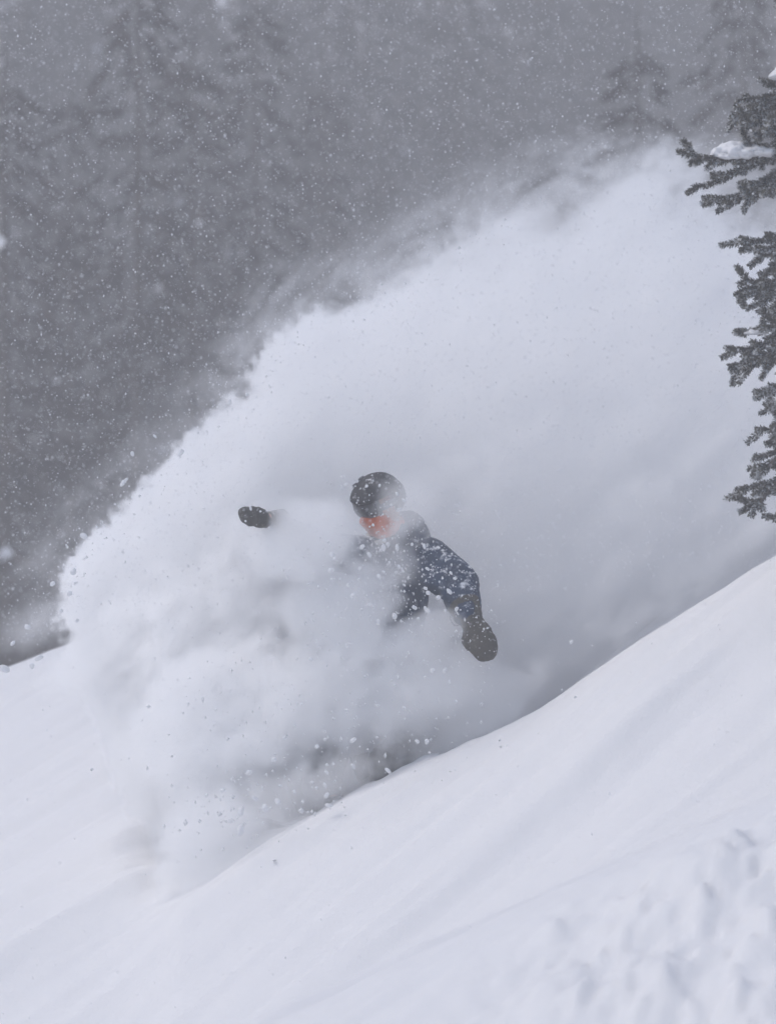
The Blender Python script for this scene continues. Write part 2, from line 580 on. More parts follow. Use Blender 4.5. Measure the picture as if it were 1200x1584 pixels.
def near_fir():
    tx, ty = 2.72, FIR_Y + 0.25
    base = Vector((tx, ty, ground_z(tx, ty) - 0.05))
    fir = empty('fir_tree', base)
    tag(fir, 'near fir tree with frosted drooping boughs reaching in at the right edge', 'tree')
    H = 6.5
    a = Acc(); a.add(*tube([(0, 0, -0.4), (0, 0, 0.3), (0.03, 0, H * 0.5), (0, 0, H)], [0.17, 0.14, 0.09, 0.012], 12))
    a.obj('trunk', M_bark, fir)
    rn = random.Random(12)

    def Q(px, py, dy=0.0):
        return P(px + 9, py, FIR_Y + dy)

    def trunk_at(py):
        z = (792 - py) / 7900 * FIR_Y
        return Vector((tx, ty, z))
    spec = [
        # trunk height (py), stem px points, twigs
        (-120, [(1330, -60), (1240, -25), (1192, 2)], [[(1250, -30), (1215, 10)], [(1290, -45), (1240, -5)]], []),
        (40, [(1330, 85), (1240, 120), (1185, 148), (1130, 156)],
         [[(1215, 132), (1165, 170), (1122, 178)], [(1235, 125), (1185, 185), (1150, 192)], [(1250, 130), (1200, 190), (1163, 212)],
          [(1240, 112), (1195, 135), (1165, 124)], [(1270, 120), (1225, 185), (1190, 205)], [(1230, 130), (1190, 165), (1150, 168)]], [((1205, 119), 0.075, 0.06, 0.045)]),
        (150, [(1340, 190), (1250, 215), (1190, 238), (1130, 246), (1080, 245), (1062, 238), (1055, 224)],
         [[(1200, 236), (1140, 262), (1095, 283), (1064, 290)], [(1160, 248), (1120, 268), (1090, 270)],
          [(1225, 235), (1180, 275), (1130, 304), (1078, 306)], [(1180, 275), (1140, 305), (1100, 327)],
          [(1240, 230), (1205, 285), (1160, 304), (1148, 306)], [(1215, 222), (1175, 226), (1143, 222)],
          [(1270, 215), (1220, 225), (1185, 213)], [(1260, 230), (1225, 270), (1195, 280)]], [((1112, 243), 0.075, 0.07, 0.045), ((1132, 240), 0.085, 0.08, 0.058), ((1168, 238), 0.07, 0.07, 0.04)]),
        (300, [(1340, 345), (1250, 362), (1190, 372), (1136, 373)],
         [[(1220, 368), (1180, 385), (1160, 384)], [(1230, 370), (1190, 392), (1168, 394)], [(1260, 365), (1215, 392), (1185, 398)], [(1240, 362), (1200, 365), (1175, 363)]], []),
        (350, [(1340, 385), (1255, 415), (1195, 440), (1150, 446), (1129, 456)],
         [[(1210, 430), (1170, 438), (1142, 432)], [(1220, 430), (1180, 462), (1145, 477)], [(1230, 425), (1195, 465), (1172, 486)],
          [(1225, 415), (1190, 418), (1165, 424)], [(1260, 420), (1215, 455), (1185, 478)], [(1245, 410), (1210, 400), (1185, 408)], [(1265, 415), (1225, 440), (1195, 455)]], []),
        (440, [(1340, 490), (1250, 515), (1190, 532), (1140, 541), (1114, 538)],
         [[(1210, 528), (1160, 556), (1118, 567)], [(1220, 520), (1180, 508), (1142, 514)], [(1230, 525), (1180, 555), (1140, 570)],
          [(1240, 520), (1200, 550), (1168, 563)], [(1260, 515), (1220, 535), (1185, 555)], [(1240, 512), (1205, 508), (1175, 506)], [(1215, 525), (1170, 535), (1140, 552)]], [((1160, 516), 0.05, 0.05, 0.016)]),
        (520, [(1340, 560), (1260, 590), (1215, 602), (1180, 596)],
         [[(1225, 600), (1195, 625), (1166, 640)], [(1240, 600), (1200, 640), (1180, 632)], [(1235, 610), (1195, 660), (1160, 664)], [(1260, 600), (1215, 650), (1185, 660)],
          [(1240, 595), (1205, 592), (1180, 603)], [(1255, 610), (1215, 670), (1190, 690)]], []),
        (570, [(1340, 630), (1255, 675), (1200, 695), (1155, 712)],
         [[(1225, 690), (1190, 712), (1170, 722)], [(1235, 690), (1195, 740), (1160, 752), (1128, 758)], [(1215, 725), (1180, 758), (1160, 778), (1134, 792)],
          [(1180, 758), (1160, 785), (1152, 798)], [(1240, 690), (1205, 722), (1180, 720)], [(1195, 705), (1165, 735), (1155, 735)], [(1250, 700), (1215, 745), (1190, 752)], [(1260, 690), (1220, 700), (1190, 690)]], []),
        (660, [(1340, 750), (1260, 785), (1215, 800), (1192, 802)], [[(1240, 790), (1215, 770), (1196, 775)]], []),
    ]
    for i, (tz, st, tw, pads) in enumerate(spec):
        j = lambda: rn.uniform(-0.10, 0.10)
        stem = [trunk_at(tz)] + [Q(px, py, 0.12 - 0.05 * k) for k, (px, py) in enumerate(st)]
        twl = []
        for q in tw:
            d = j()
            twl.append([Q(px, py, d * (0.3 + 0.5 * k)) for k, (px, py) in enumerate(q)])
        bo = make_bough(40 + i, stem, twl, fir, base, bare=0.25 if i == 7 else 0.0)
        for k, (pp, rx, ry, rz) in enumerate(pads):
            snow_pad(bo, base, Q(pp[0], pp[1], -0.02), (rx, ry, rz), 3 + i + k)
    # the rest of the tree, beyond the frame: a few shared boughs turned round the trunk
    protos = []
    for s in range(2):
        L = 1.15
        stem = [Vector((0, 0, 0.12)), Vector((0.35 * L, 0, 0.08)), Vector((0.7 * L, 0.02, -0.04)), Vector((L, 0, -0.16))]
        twl = []
        for k in range(9):
            f = 0.25 + 0.08 * k; sd = 1 if k % 2 else -1
            p = Vector((f * L, 0, 0.08 - 0.2 * f))
            twl.append([p, p + Vector((0.13, sd * 0.12, -0.03)), p + Vector((0.22, sd * 0.2, -0.11))])
        b = make_bough(90 + s, stem, twl, fir, Vector((0, 0, 0)), 420, 0.25)
        protos.append((b, b.children[0]))
    k = 0
    for h in np.arange(0.75, H - 0.3, 0.34):
        for q in range(4):
            an = (k * 2.4) % 6.283; k += 1
            fr = (1 - h / H)
            if math.cos(an) < -0.25 and h < 3.2: continue          # that side is built above
            pb, pn = protos[k % 2]
            nb = pb.copy(); C.objects.link(nb); nb.parent = fir
            nn = pn.copy(); C.objects.link(nn); nn.parent = nb
            nb.location = (0, 0, h); nb.rotation_euler = (0, 0.1, an); s = 0.35 + 0.75 * fr; nb.scale = (s, s, s)
    for pb, pn in protos:
        bpy.data.objects.remove(pn); bpy.data.objects.remove(pb)


near_fir()

# ------------------------------------------------------------------ rider
def fuse(name, chains, mat, voxel=0.012, smooth=6, disp=None, blobs=(), cut=None):
    """weld tapered limbs (chains of (point, radius)) and ellipsoid blobs (centre, radii, matrix) into one continuous mesh"""
    bm = bmesh.new()
    for ch in chains:
        for i, (p, r) in enumerate(ch):
            mt = Matrix.Translation(p)
            bmesh.ops.create_icosphere(bm, subdivisions=3, radius=r, matrix=mt)
            if i + 1 < len(ch):
                q, r2 = ch[i + 1]
                v, f = tube([p, (Vector(p) + Vector(q)) / 2, q], [r, (r + r2) / 2, r2], 20)
                vs_ = [bm.verts.new(x) for x in v]
                for ff in f: bm.faces.new([vs_[k] for k in ff])
    for (c, r, rot) in blobs:
        mt = Matrix.Translation(c) @ rot.to_4x4() @ Matrix.Diagonal((r[0], r[1], r[2], 1))
        bmesh.ops.create_icosphere(bm, subdivisions=4, radius=1.0, matrix=mt)
    me = bpy.data.meshes.new(name); bm.to_mesh(me); bm.free()
    o = bpy.data.objects.new(name, me); C.objects.link(o)
    rm = o.modifiers.new('weld', 'REMESH'); rm.mode = 'VOXEL'; rm.voxel_size = voxel
    sm = o.modifiers.new('relax', 'SMOOTH'); sm.iterations = smooth; sm.factor = 0.5
    dg = bpy.context.evaluated_depsgraph_get()
    nm = bpy.data.meshes.new_from_object(o.evaluated_get(dg))
    bpy.data.objects.remove(o); bpy.data.meshes.remove(me)
    nm.name = name
    n = len(nm.vertices)
    co = np.empty(n * 3, np.float32); nm.vertices.foreach_get('co', co); co = co.reshape(-1, 3)
    no = np.empty(n * 3, np.float32); nm.vertices.foreach_get('normal', no); no = no.reshape(-1, 3)
    if disp is not None:
        co = co + no * disp(co)[:, None]
        nm.vertices.foreach_set('co', co.astype(np.float32).ravel())
    if cut is not None:
        bm = bmesh.new(); bm.from_mesh(nm)
        for (pt, nrm) in cut:
            bmesh.ops.bisect_plane(bm, geom=bm.verts[:] + bm.edges[:] + bm.faces[:], plane_co=pt, plane_no=nrm, clear_outer=True)
            ed = [e for e in bm.edges if e.is_boundary]
            bmesh.ops.holes_fill(bm, edges=ed, sides=0)
        bm.to_mesh(nm); bm.free()
    nm.polygons.foreach_set('use_smooth', [True] * len(nm.polygons))
    nm.materials.clear(); nm.materials.append(mat); nm.update()
    return nm


def shift(me, off):
    me.transform(Matrix.Translation(-Vector(off))); return me


def n3(co, s, seed):
    return fbm(co[:, 0] * s + co[:, 1] * s * 0.7, co[:, 2] * s - co[:, 1] * s * 0.6, seed, 3)


M_skin = mat_plain('skin', (0.50, 0.30, 0.23), 0.55, 0.3, 50, 0.08, 0.05)
M_jacket = mat_snowy('navy_shell', (0.012, 0.032, 0.072), 0.40, 26, 0.7, 0.45, 0.3)
M_pants = mat_snowy('dark_shell', (0.035, 0.04, 0.05), 0.5, 14, 0.8, 0.5)
M_mitten = mat_snowy('worn_leather', (0.060, 0.055, 0.046), 0.42, 40, 0.8, 0.35)
M_helmet = mat_snowy('helmet_shell', (0.022, 0.022, 0.026), 0.22, 30, 0.6, 0.5)
M_gog = mat_plain('goggle_frame', (0.10, 0.10, 0.115), 0.5, 0.4, 60, 0.2, 0.1)
M_mask = mat_snowy('orange_fleece', (0.60, 0.10, 0.012), 0.24, 45, 0.9, 0.3)
M_boot = mat_snowy('boot_leather', (0.03, 0.03, 0.032), 0.5, 20, 0.7, 0.6)
M_trim = mat_plain('pale_trim', (0.45, 0.43, 0.40), 0.7, 0.3, 50, 0.2, 0.2)
M_deck = mat_snowy('board_topsheet', (0.03, 0.035, 0.045), 0.35, 9, 0.45, 0.6)
M_edge = mat_plain('steel_edge', (0.35, 0.35, 0.36), 0.35, 0.5, 80, 0.1, 0.05)
m_, t_, b_ = material('mirror_lens')
b_.inputs['Base Color'].default_value = (0.025, 0.025, 0.03, 1); b_.inputs['Metallic'].default_value = 0.0; b_.inputs['Roughness'].default_value = 0.12
nn_ = t_.n('ShaderNodeTexNoise', None, Vector=t_.n('ShaderNodeTexCoord').outputs['Object'], Scale=30.0)
t_.put(b_.inputs['Roughness'], t_.n('ShaderNodeMapRange', None, Value=nn_.outputs[0], To_Min=0.08, To_Max=0.35).outputs[0])
M_lens = m_


def frame(fwd, up):
    """matrix with columns right, forward, up"""
    f = Vector(fwd).normalized(); u = Vector(up); u = (u - f * u.dot(f)).normalized(); r = f.cross(u)
    return Matrix((r, f, u)).transposed()


# joints (photograph pixel at the given depth)
J = dict(
    head=P(584, 779, 24.93), neck=P(607, 826, 25.02), chest=P(612, 868, 25.06), belly=P(602, 950, 25.16), hip=P(592, 1022, 25.25),
    sR=P(658, 868, 24.98), eR=P(710, 905, 24.80), wR=P(724, 950, 24.63), mR=P(740, 985, 24.55), fR=P(752, 1008, 24.50),
    sL=P(565, 862, 24.98), eL=P(492, 848, 24.78), wL=P(426, 803, 24.56), mL=P(396, 799, 24.40), fL=P(377, 798, 24.29),
    hL=P(572, 1030, 25.2), kL=P(512, 1112, 24.90), aL=P(497, 1226, 25.06),
    hR=P(612, 1030, 25.27), kR=P(648, 1122, 25.05), aR=P(600, 1192, 25.40),
)
TOE = Vector((0.72, -0.69, 0.0))
NOSE, TAIL = P(395, 1292, 24.72), P(692, 1200, 25.75)


def rider():
    base = (J['aL'] + J['aR']) / 2 - Vector((0, 0, 0.1))
    g = lambda k, r: (J[k], r)
    hm = frame((-0.70, -0.56, -0.46), (0.15, 0.05, 1.0))
    hd = J['head']
    H = lambda r, f, u: hd + hm @ Vector((r, f, u))
    chains = [
        [g('hip', .13), g('belly', .125), g('chest', .135), g('neck', .06), (H(0, -0.02, -0.02), .075)],
        [g('chest', .10), g('sR', .068), g('eR', .045), g('wR', .028), g('mR', .022)],
        [g('chest', .10), g('sL', .068), g('eL', .045), g('wL', .028), g('mL', .020)],
        [g('hip', .12), g('hL', .095), g('kL', .062), g('aL', .045), (J['aL'] + TOE * 0.13 - Vector((0, 0, .06)), .03)],
        [g('hip', .12), g('hR', .095), g('kR', .062), g('aR', .045), (J['aR'] + TOE * 0.13 - Vector((0, 0, .06)), .03)],
    ]
    # fingers and thumbs inside the mittens
    for s, m_, f_ in (('R', 'mR', 'fR'), ('L', 'mL', 'fL')):
        ax = (J[f_] - J['w' + s]).normalized(); sd = ax.cross(Vector((0, 1, 0))).normalized() * -1
        for k, (o, l) in enumerate(((-.021, .055), (-.007, .066), (.007, .063), (.021, .050))):
            a = J[m_] + sd * o
            chains.append([(a, .011), (a + ax * l * .55, .010), (a + ax * l + Vector((0, -.008, 0)), .008)])
        th = J[m_] - ax * 0.03
        if s == 'L': sd = (Vector((0.35, 0.9, 0.2)) - ax * ax.dot(Vector((0.35, 0.9, 0.2)))).normalized()
        chains.append([(th, .014), (th + sd * .024 + ax * .03, .010), (th + sd * .030 + ax * .055, .008)])
    blobs = [(H(0, -0.015, 0.035), (.078, .098, .095), hm), (H(0, .03, -.055), (.058, .062, .062), hm),
             (H(0, .095, -.02), (.013, .022, .026), hm), (H(0, .088, -.065), (.024, .012, .010), hm),
             (H(.077, -.01, -.01), (.010, .022, .032), hm), (H(-.077, -.01, -.01), (.010, .022, .032), hm)]
    body = fuse('person', chains, M_skin, 0.010, 3, None, blobs)
    shift(body, base)
    person = link('person', body); person.location = base
    tag(person, 'snowboarder in navy jacket, dark helmet and orange face mask, arms spread inside the powder cloud', 'person')

    def child(name, me, parent=person):
        return link(name, shift(me, base), parent)

    # jacket: torso and sleeves as one puffed shell with folds
    def folds(co):
        return 0.016 * n3(co, 9, 61) + 0.010 * np.abs(n3(co, 20, 71)) + 0.004 * n3(co, 55, 81)
    jc = [
        [(J['hip'] + Vector((0, 0, -.02)), .185), g('hip', .185), g('belly', .178), g('chest', .185), (J['neck'] + Vector((.012, .01, -.02)), .10)],
        [g('chest', .135), g('sR', .118), ((J['sR'] + J['eR']) / 2, .108), g('eR', .100), ((J['eR'] + J['wR']) / 2, .088), (J['wR'], .066)],
        [g('chest', .135), g('sL', .108), ((J['sL'] + J['eL']) / 2, .095), g('eL', .082), ((J['eL'] + J['wL']) / 2, .062), (J['wL'], .042)],
    ]
    jk = child('jacket', fuse('jacket', jc, M_jacket, 0.011, 4, folds))
    # hood bunched behind the neck, pale collar edge in front
    nk = J['neck']
    hood = child('hood', fuse('hood', [[(nk + Vector((-.02, .10, .02)), .075), (nk + Vector((.07, .07, .03)), .085), (nk + Vector((.115, -.01, -.01)), .065)]], M_jacket, 0.010, 4, folds), jk)
    a = Acc()
    cp = [H(-.06, .075, -.16), H(.0, .10, -.165), H(.065, .07, -.15), H(.10, .0, -.12), H(.10, -.05, -.08)]
    cv = curve_pts(cp, 6)
    a.add(*tube(cv, [.012] * len(cv), 8)); a.obj('collar_edge', M_trim, jk, base)
    # trousers
    pc = [[g('hip', .165), g('hL', .135), ((J['hL'] + J['kL']) / 2, .122), g('kL', .105), ((J['kL'] + J['aL']) / 2, .098), (J['aL'] + Vector((0, 0, .03)), .10)],
          [g('hip', .165), g('hR', .135), ((J['hR'] + J['kR']) / 2, .122), g('kR', .105), ((J['kR'] + J['aR']) / 2, .098), (J['aR'] + Vector((0, 0, .03)), .10)]]
    child('trousers', fuse('trousers', pc, M_pants, 0.013, 5, folds))
    for k in ('aL', 'aR'):
        A = J[k]
        child('boot', fuse('boot', [[(A + Vector((0, 0, .09)), .068), (A, .066), (A - TOE * .05 + Vector((0, 0, -.05)), .058)],
                                    [(A - TOE * .06 + Vector((0, 0, -.055)), .055), (A + TOE * .08 + Vector((0, 0, -.06)), .052), (A + TOE * .17 + Vector((0, 0, -.062)), .046)]], M_boot, 0.010, 4))
    # mittens: cuff, palm, thumb
    for s, curl in (('R', 1), ('L', 1)):
        w, m_, f_ = J['w' + s], J['m' + s], J['f' + s]
        ax = (f_ - w).normalized()
        sd = ax.cross(Vector((0, 1, 0))).normalized()
        sgn = -1
        sd = sd * sgn
        if s == 'L': sd = (Vector((0.35, 0.9, 0.2)) - ax * ax.dot(Vector((0.35, 0.9, 0.2)))).normalized()   # palm held flat, edge on
        nrm = ax.cross(sd).normalized()
        rot = Matrix((sd, ax, nrm)).transposed()
        pal = w.lerp(f_, 0.60); tip = f_
        if s == 'R':
            blobs = [(w.lerp(f_, .34), (.056, .07, .046), rot), (w.lerp(f_, .56), (.069, .085, .047), rot), (w.lerp(f_, .78), (.071, .085, .046), rot), (tip - ax * .012, (.064, .062, .041), rot)]
        else:
            blobs = [(w.lerp(f_, .55), (.056, .12, .031), rot), (w.lerp(f_, .85), (.052, .075, .029), rot)]
        t0 = w.lerp(f_, 0.36) + sd * .036
        pal_ = w.lerp(f_, .5)
        th = [[(pal_, .024), (pal_ - nrm * .010 + ax * .06, .020)]] if s == 'L' else [[(t0, .024), (t0 + sd * .030 + ax * .045, .024), (t0 + sd * .030 + ax * .085, .019)]]
        fn = lambda co: 0.005 * n3(co, 30, 91) + 0.003 * n3(co, 70, 95)
        mt = child('mitten', fuse('mitten', th, M_mitten, 0.006, 4, fn, blobs))
        kc = 1.0 if s == 'R' else 0.66
        cf = child('cuff', fuse('cuff', [[(w - ax * .06, .080 * kc), (w, .068 * kc), (w + ax * .045, .056 * kc)]], M_mitten, 0.007, 2, lambda co: 0.004 * n3(co, 60, 99),
                                cut=[(w - ax * .06, -ax)]), mt)
        if s == 'R':
            c0 = w + sd * .055 - ax * .005
            lp = [c0 + (ax * math.cos(q) + sd * math.sin(q) * .6) * .038 + sd * .012 for q in np.linspace(0, 2 * math.pi, 25)]
            a = Acc(); a.add(*tube(lp, [.0028] * 25, 6, False)); a.obj('wrist_leash', M_gog, mt, base)
    # helmet: shell open at the face
    bm = bmesh.new(); bmesh.ops.create_uvsphere(bm, u_segments=40, v_segments=28, radius=1.0)
    kill = [f for f in bm.faces if (lambda c: (c.y > 0.05 and c.z < 0.28 + 0.10 * c.y) or c.z < -0.62 or (c.y > -0.25 and c.z < -0.45))(f.calc_center_median())]
    bmesh.ops.delete(bm, geom=kill, context='FACES')
    for v in bm.verts:
        p = v.co
        br = 0.0
        v.co = hd + hm @ Vector((p.x * .117, p.y * .138 - .012 + br, p.z * .128 + .022))
    r_ = bmesh.ops.solidify(bm, geom=bm.faces[:], thickness=0.014)
    me = bpy.data.meshes.new('helmet'); bm.to_mesh(me); bm.free()
    me.polygons.foreach_set('use_smooth', [True] * len(me.polygons)); me.materials.append(M_helmet)
    hel = child('helmet', me)
    for sx in (-1, 1):                                                   # vents
        for k in range(3):
            a = Acc()
            p0 = H(sx * .035, -.05 + .05 * k, .146 - .012 * abs(k - 1)); p1 = H(sx * .055, -.03 + .05 * k, .136 - .012 * abs(k - 1))
            a.add(*tube([p0, (p0 + p1) / 2, p1], [.006, .008, .006], 6)); a.obj('vent', M_gog, hel, base)
    # goggles: frame, curved lens, strap
    def band(r0, uz0, uz1, a0, a1, n=22, bulge=0.0, rows=6):
        V, Fc = [], []
        for j in range(rows + 1):
            u = uz0 + (uz1 - uz0) * j / rows
            bb = bulge * math.sin(math.pi * j / rows)
            for i in range(n + 1):
                q = a0 + (a1 - a0) * i / n
                V.append(H(math.sin(q) * (r0[0] + bb), math.cos(q) * (r0[1] + bb) - .01, u))
        for j in range(rows):
            for i in range(n):
                k = j * (n + 1) + i
                Fc.append((k, k + 1, k + n + 2, k + n + 1))
        return V, Fc

    def solid(name, VF, th, mat, parent):
        bm = bmesh.new(); vs_ = [bm.verts.new(v) for v in VF[0]]
        for f in VF[1]: bm.faces.new([vs_[k] for k in f])
        bmesh.ops.recalc_face_normals(bm, faces=bm.faces[:]); bmesh.ops.solidify(bm, geom=bm.faces[:], thickness=th)
        me = bpy.data.meshes.new(name); bm.to_mesh(me); bm.free()
        me.polygons.foreach_set('use_smooth', [True] * len(me.polygons)); me.materials.append(mat)
        return child(name, me, parent)
    gg = solid('goggles', band((.094, .118), -.028, .062, -1.05, 1.05, 24, .008), .012, M_gog, person)
    solid('lens', band((.100, .126), -.018, .052, -.88, .88, 24, .012), .004, M_lens, gg)
    solid('strap', band((.124, .146), .0, .035, 1.0, 5.283, 40, .001, 3), .004, M_gog, gg)
    # orange mask over nose, mouth, chin and throat
    mk = fuse('face_mask', [[(H(0, .045, -.075), .068), (H(0, .01, -.12), .072), (J['neck'] + Vector((-.01, -.01, .03)), .078)]], M_mask, 0.007, 3,
              lambda co: 0.007 * n3(co, 34, 33), [(H(0, .062, -.055), (.062, .062, .050), hm), (H(0, .105, -.035), (.022, .024, .024), hm)])
    child('face_mask', mk)
    return person


rider()


def snowboard():
    ax = (TAIL - NOSE); L = ax.length; ax.normalize()
    side = ax.cross(Vector((0, 0, 1))).normalized(); up = side.cross(ax)
    up = (up + side * -0.18).normalized(); side = ax.cross(up).normalized()
    mid = (NOSE + TAIL) / 2
    sb = empty('snowboard', mid)
    tag(sb, 'dark snowboard under the rider, half sunk in the powder trench', 'snowboard')
    rot = Matrix((side, ax, up)).transposed()
    hl = L / 2 + 0.04
    n, mrow = 40, 10
    V, Fc = [], []
    for lay in (0, 1):
        for i in range(n + 1):
            t = -hl + 2 * hl * i / n
            e = abs(t) / hl
            w = 0.145 - 0.020 * (1 - (t / hl) ** 2)
            if e > 0.80: w *= math.sqrt(max(0.0, 1 - ((e - 0.80) / 0.20) ** 2)) * 0.98 + 0.02
            lift = 0.10 * max(0, (e - 0.76) / 0.24) ** 1.8
            for j in range(mrow + 1):
                s = -1 + 2 * j / mrow
                V.append(rot @ Vector((s * w, t, lift + (0.009 if lay else 0.0))))
    m1 = (n + 1) * (mrow + 1)
    for i in range(n):
        for j in range(mrow):
            a = i * (mrow + 1) + j
            Fc.append((a, a + mrow + 1, a + mrow + 2, a + 1))
            Fc.append((m1 + a, m1 + a + 1, m1 + a + mrow + 2, m1 + a + mrow + 1))
    bord = [i * (mrow + 1) for i in range(n + 1)] + [n * (mrow + 1) + j for j in range(1, mrow + 1)] + [i * (mrow + 1) + mrow for i in range(n - 1, -1, -1)] + list(range(mrow - 1, 0, -1))
    for k in range(len(bord)):
        a, b = bord[k], bord[(k + 1) % len(bord)]
        Fc.append((a, b, m1 + b, m1 + a))
    mesh_obj('deck', V, Fc, M_deck, sb)
    ed = Acc(); lp = [V[i] - rot @ Vector((0, 0, 0.0005)) for i in bord]; lp.append(lp[0])
    ed.add(*tube(lp, [0.0025] * len(lp), 5, False)); ed.obj('steel_edge', M_edge, sb)
    for k in ('aL', 'aR'):
        q = rot.transposed() @ (J[k] - mid)
        c = Vector((0, q.y, 0.012))
        a = Acc()
        bp = [(-.07, -.10, 0), (.07, -.10, 0), (.07, .10, 0), (-.07, .10, 0)]
        V2 = [rot @ (c + Vector((y_ * 1.15, x_ * .75, z_))) for z_ in (0, .018) for (x_, y_, _) in bp]
        a.add(V2, [(3, 2, 1, 0), (4, 5, 6, 7), (0, 1, 5, 4), (1, 2, 6, 5), (2, 3, 7, 6), (3, 0, 4, 7)])
        b = a.obj('binding', M_gog, sb)
        hb = Acc()
        arc = [rot @ (c + Vector((-.10 - .03 * math.cos(th), .062 * math.sin(th) / 1.0, .02))) for th in np.linspace(-1.5, 1.5, 11)]
        arc2 = [p + up * .19 - side * .03 for p in arc]
        VV = arc + arc2 + [p - side * .008 for p in arc] + [p - side * .008 for p in arc2]
        FF = []
        for i in range(10):
            FF += [(i, i + 1, 12 + i, 11 + i), (22 + i, 33 + i, 34 + i, 23 + i), (11 + i, 12 + i, 34 + i, 33 + i), (i, 22 + i, 23 + i, i + 1)]
        hb.add(VV, FF); hb.obj('highback', M_gog, b)
        for (f0, hgt) in ((.02, .13), (.09, .085)):
            s_ = Acc(); pts = [rot @ (c + Vector((f0, .065 * math.cos(th), .02 + hgt * math.sin(th)))) for th in np.linspace(0, math.pi, 13)]
            s_.add(*tube(pts, [.011] * 13, 6)); s_.obj('strap', M_gog, b)


snowboard()

# ------------------------------------------------------------------ flying clumps, grains and falling flakes
M_flake = mat_snow('flake', (0.90, 0.90, 0.91), 90, 0.1)
_b = M_flake.node_tree.nodes['Principled BSDF']; _t = NT(M_flake.node_tree)
_tr = _t.n('ShaderNodeBsdfTranslucent'); _tr.inputs[0].default_value = (0.92, 0.93, 0.95, 1)
_mx = _t.n('ShaderNodeMixShader'); _mx.inputs[0].default_value = 0.5
_t.t.links.new(_b.outputs[0], _mx.inputs[1]); _t.t.links.new(_tr.outputs[0], _mx.inputs[2])
_t.t.links.new(_mx.outputs[0], _t.t.nodes['Material Output'].inputs['Surface'])


def clump_meshes():
    out = []
    for s in range(6):
        bm = bmesh.new(); bmesh.ops.create_icosphere(bm, subdivisions=2, radius=1.0)
        st = random.Random(s).uniform(1.0, 1.7)
        for v in bm.verts:
            k = 1 + 0.35 * float(fbm(np.array([v.co.x * 1.4 + s * 3]), np.array([v.co.y * 1.4 + v.co.z * 1.9]), 200 + s, 3)[0])
            v.co = Vector((v.co.x, v.co.y * 0.8, v.co.z * st)) * k
        me = bpy.data.meshes.new('snow_clump'); bm.to_mesh(me); bm.free()
        me.polygons.foreach_set('use_smooth', [True] * len(me.polygons)); me.materials.append(M_flake)
        out.append(me)
    return out


CL = {
    'rider': ('small white clump of snow flying in front of the snowboarder', 'snow clumps flying in front of the rider', 24.18, [
        (567, 752, 4), (587, 751, 4), (614, 764, 4), (605, 781, 4), (625, 774, 5), (618, 787, 4), (592, 796, 3), (577, 812, 4), (535, 749, 5),
        (593, 847, 6.5), (600, 842, 5), (614, 847, 6), (560, 846, 6.5), (514, 858, 7), (517, 864, 5), (571, 858, 5), (637, 842, 4), (656, 845, 5), (595, 836, 4),
        (661, 880, 4), (593, 885, 4), (586, 892, 6), (512, 882, 7), (514, 896, 4), (539, 905, 5), (547, 922, 7.5), (556, 880, 4), (617, 877, 4), (623, 884, 4),
        (658, 910, 5), (662, 917, 6), (678, 924, 6), (695, 915, 6), (706, 942, 5.5), (697, 886, 4.5), (703, 895, 4), (641, 940, 6), (658, 942, 5), (662, 945, 5.5),
        (647, 957, 4), (610, 953, 7.5), (585, 962, 5), (537, 998, 5), (669, 1037, 5.5), (688, 1037, 5), (695, 1055, 3.5), (481, 1020, 5), (508, 940, 3.5), (478, 903, 3.5),
        (388, 787, 3.5), (403, 791, 3), (380, 806, 3), (602, 870, 3.5), (571, 935, 3.5), (625, 905, 3.5)]),
    'edge': ('round white clump of snow tossed out against the dark trees left of the plume', 'snow clumps left of the plume', 24.5, [
        (205, 702, 6), (195, 742, 4.5), (190, 748, 6.5), (130, 829, 8), (114, 884, 8), (82, 903, 7), (43, 970, 8), (8, 1035, 10), (60, 1018, 8), (108, 918, 7),
        (240, 675, 4), (280, 700, 7), (355, 622, 5), (382, 610, 4.5), (95, 945, 5), (50, 1030, 7), (150, 815, 4), (20, 995, 6), (120, 960, 5)]),
    'trench': ('white clump of snow spilling over the trench beside the snowboard', 'snow clumps by the snowboard', 24.12, [
        (373, 1255, 9), (372, 1285, 10), (358, 1270, 7), (410, 1250, 9), (430, 1240, 7), (395, 1235, 6), (385, 1195, 7), (320, 1230, 5), (345, 1222, 6),
        (505, 1195, 5), (503, 1215, 5), (505, 1230, 6), (600, 1192, 6), (546, 1145, 6), (546, 1185, 5), (490, 1155, 5), (424, 1175, 6), (645, 1147, 6), (660, 1147, 5),
        (883, 993, 5), (890, 1080, 5), (509, 1246, 7), (468, 1240, 4), (455, 1225, 4), (610, 1060, 4), (625, 1095, 4)]),
}


def clumps():
    ms = clump_meshes(); rn = random.Random(3)
    for key, (lab, grp, y, pts) in CL.items():
        for (px, py, r) in pts:
            yy = y + rn.uniform(-0.12, 0.08)
            o = link('snow_clump', ms[rn.randrange(6)])
            o.location = P(px, py, yy)
            s = r * CLUMP_K / 316
            o.scale = (s, s, s); o.rotation_euler = (rn.uniform(0, 6), rn.uniform(-0.7, 0.7), rn.uniform(0, 6))
            tag(o, lab, 'snow clump', grp)


CLUMP_K = 0.62
clumps()


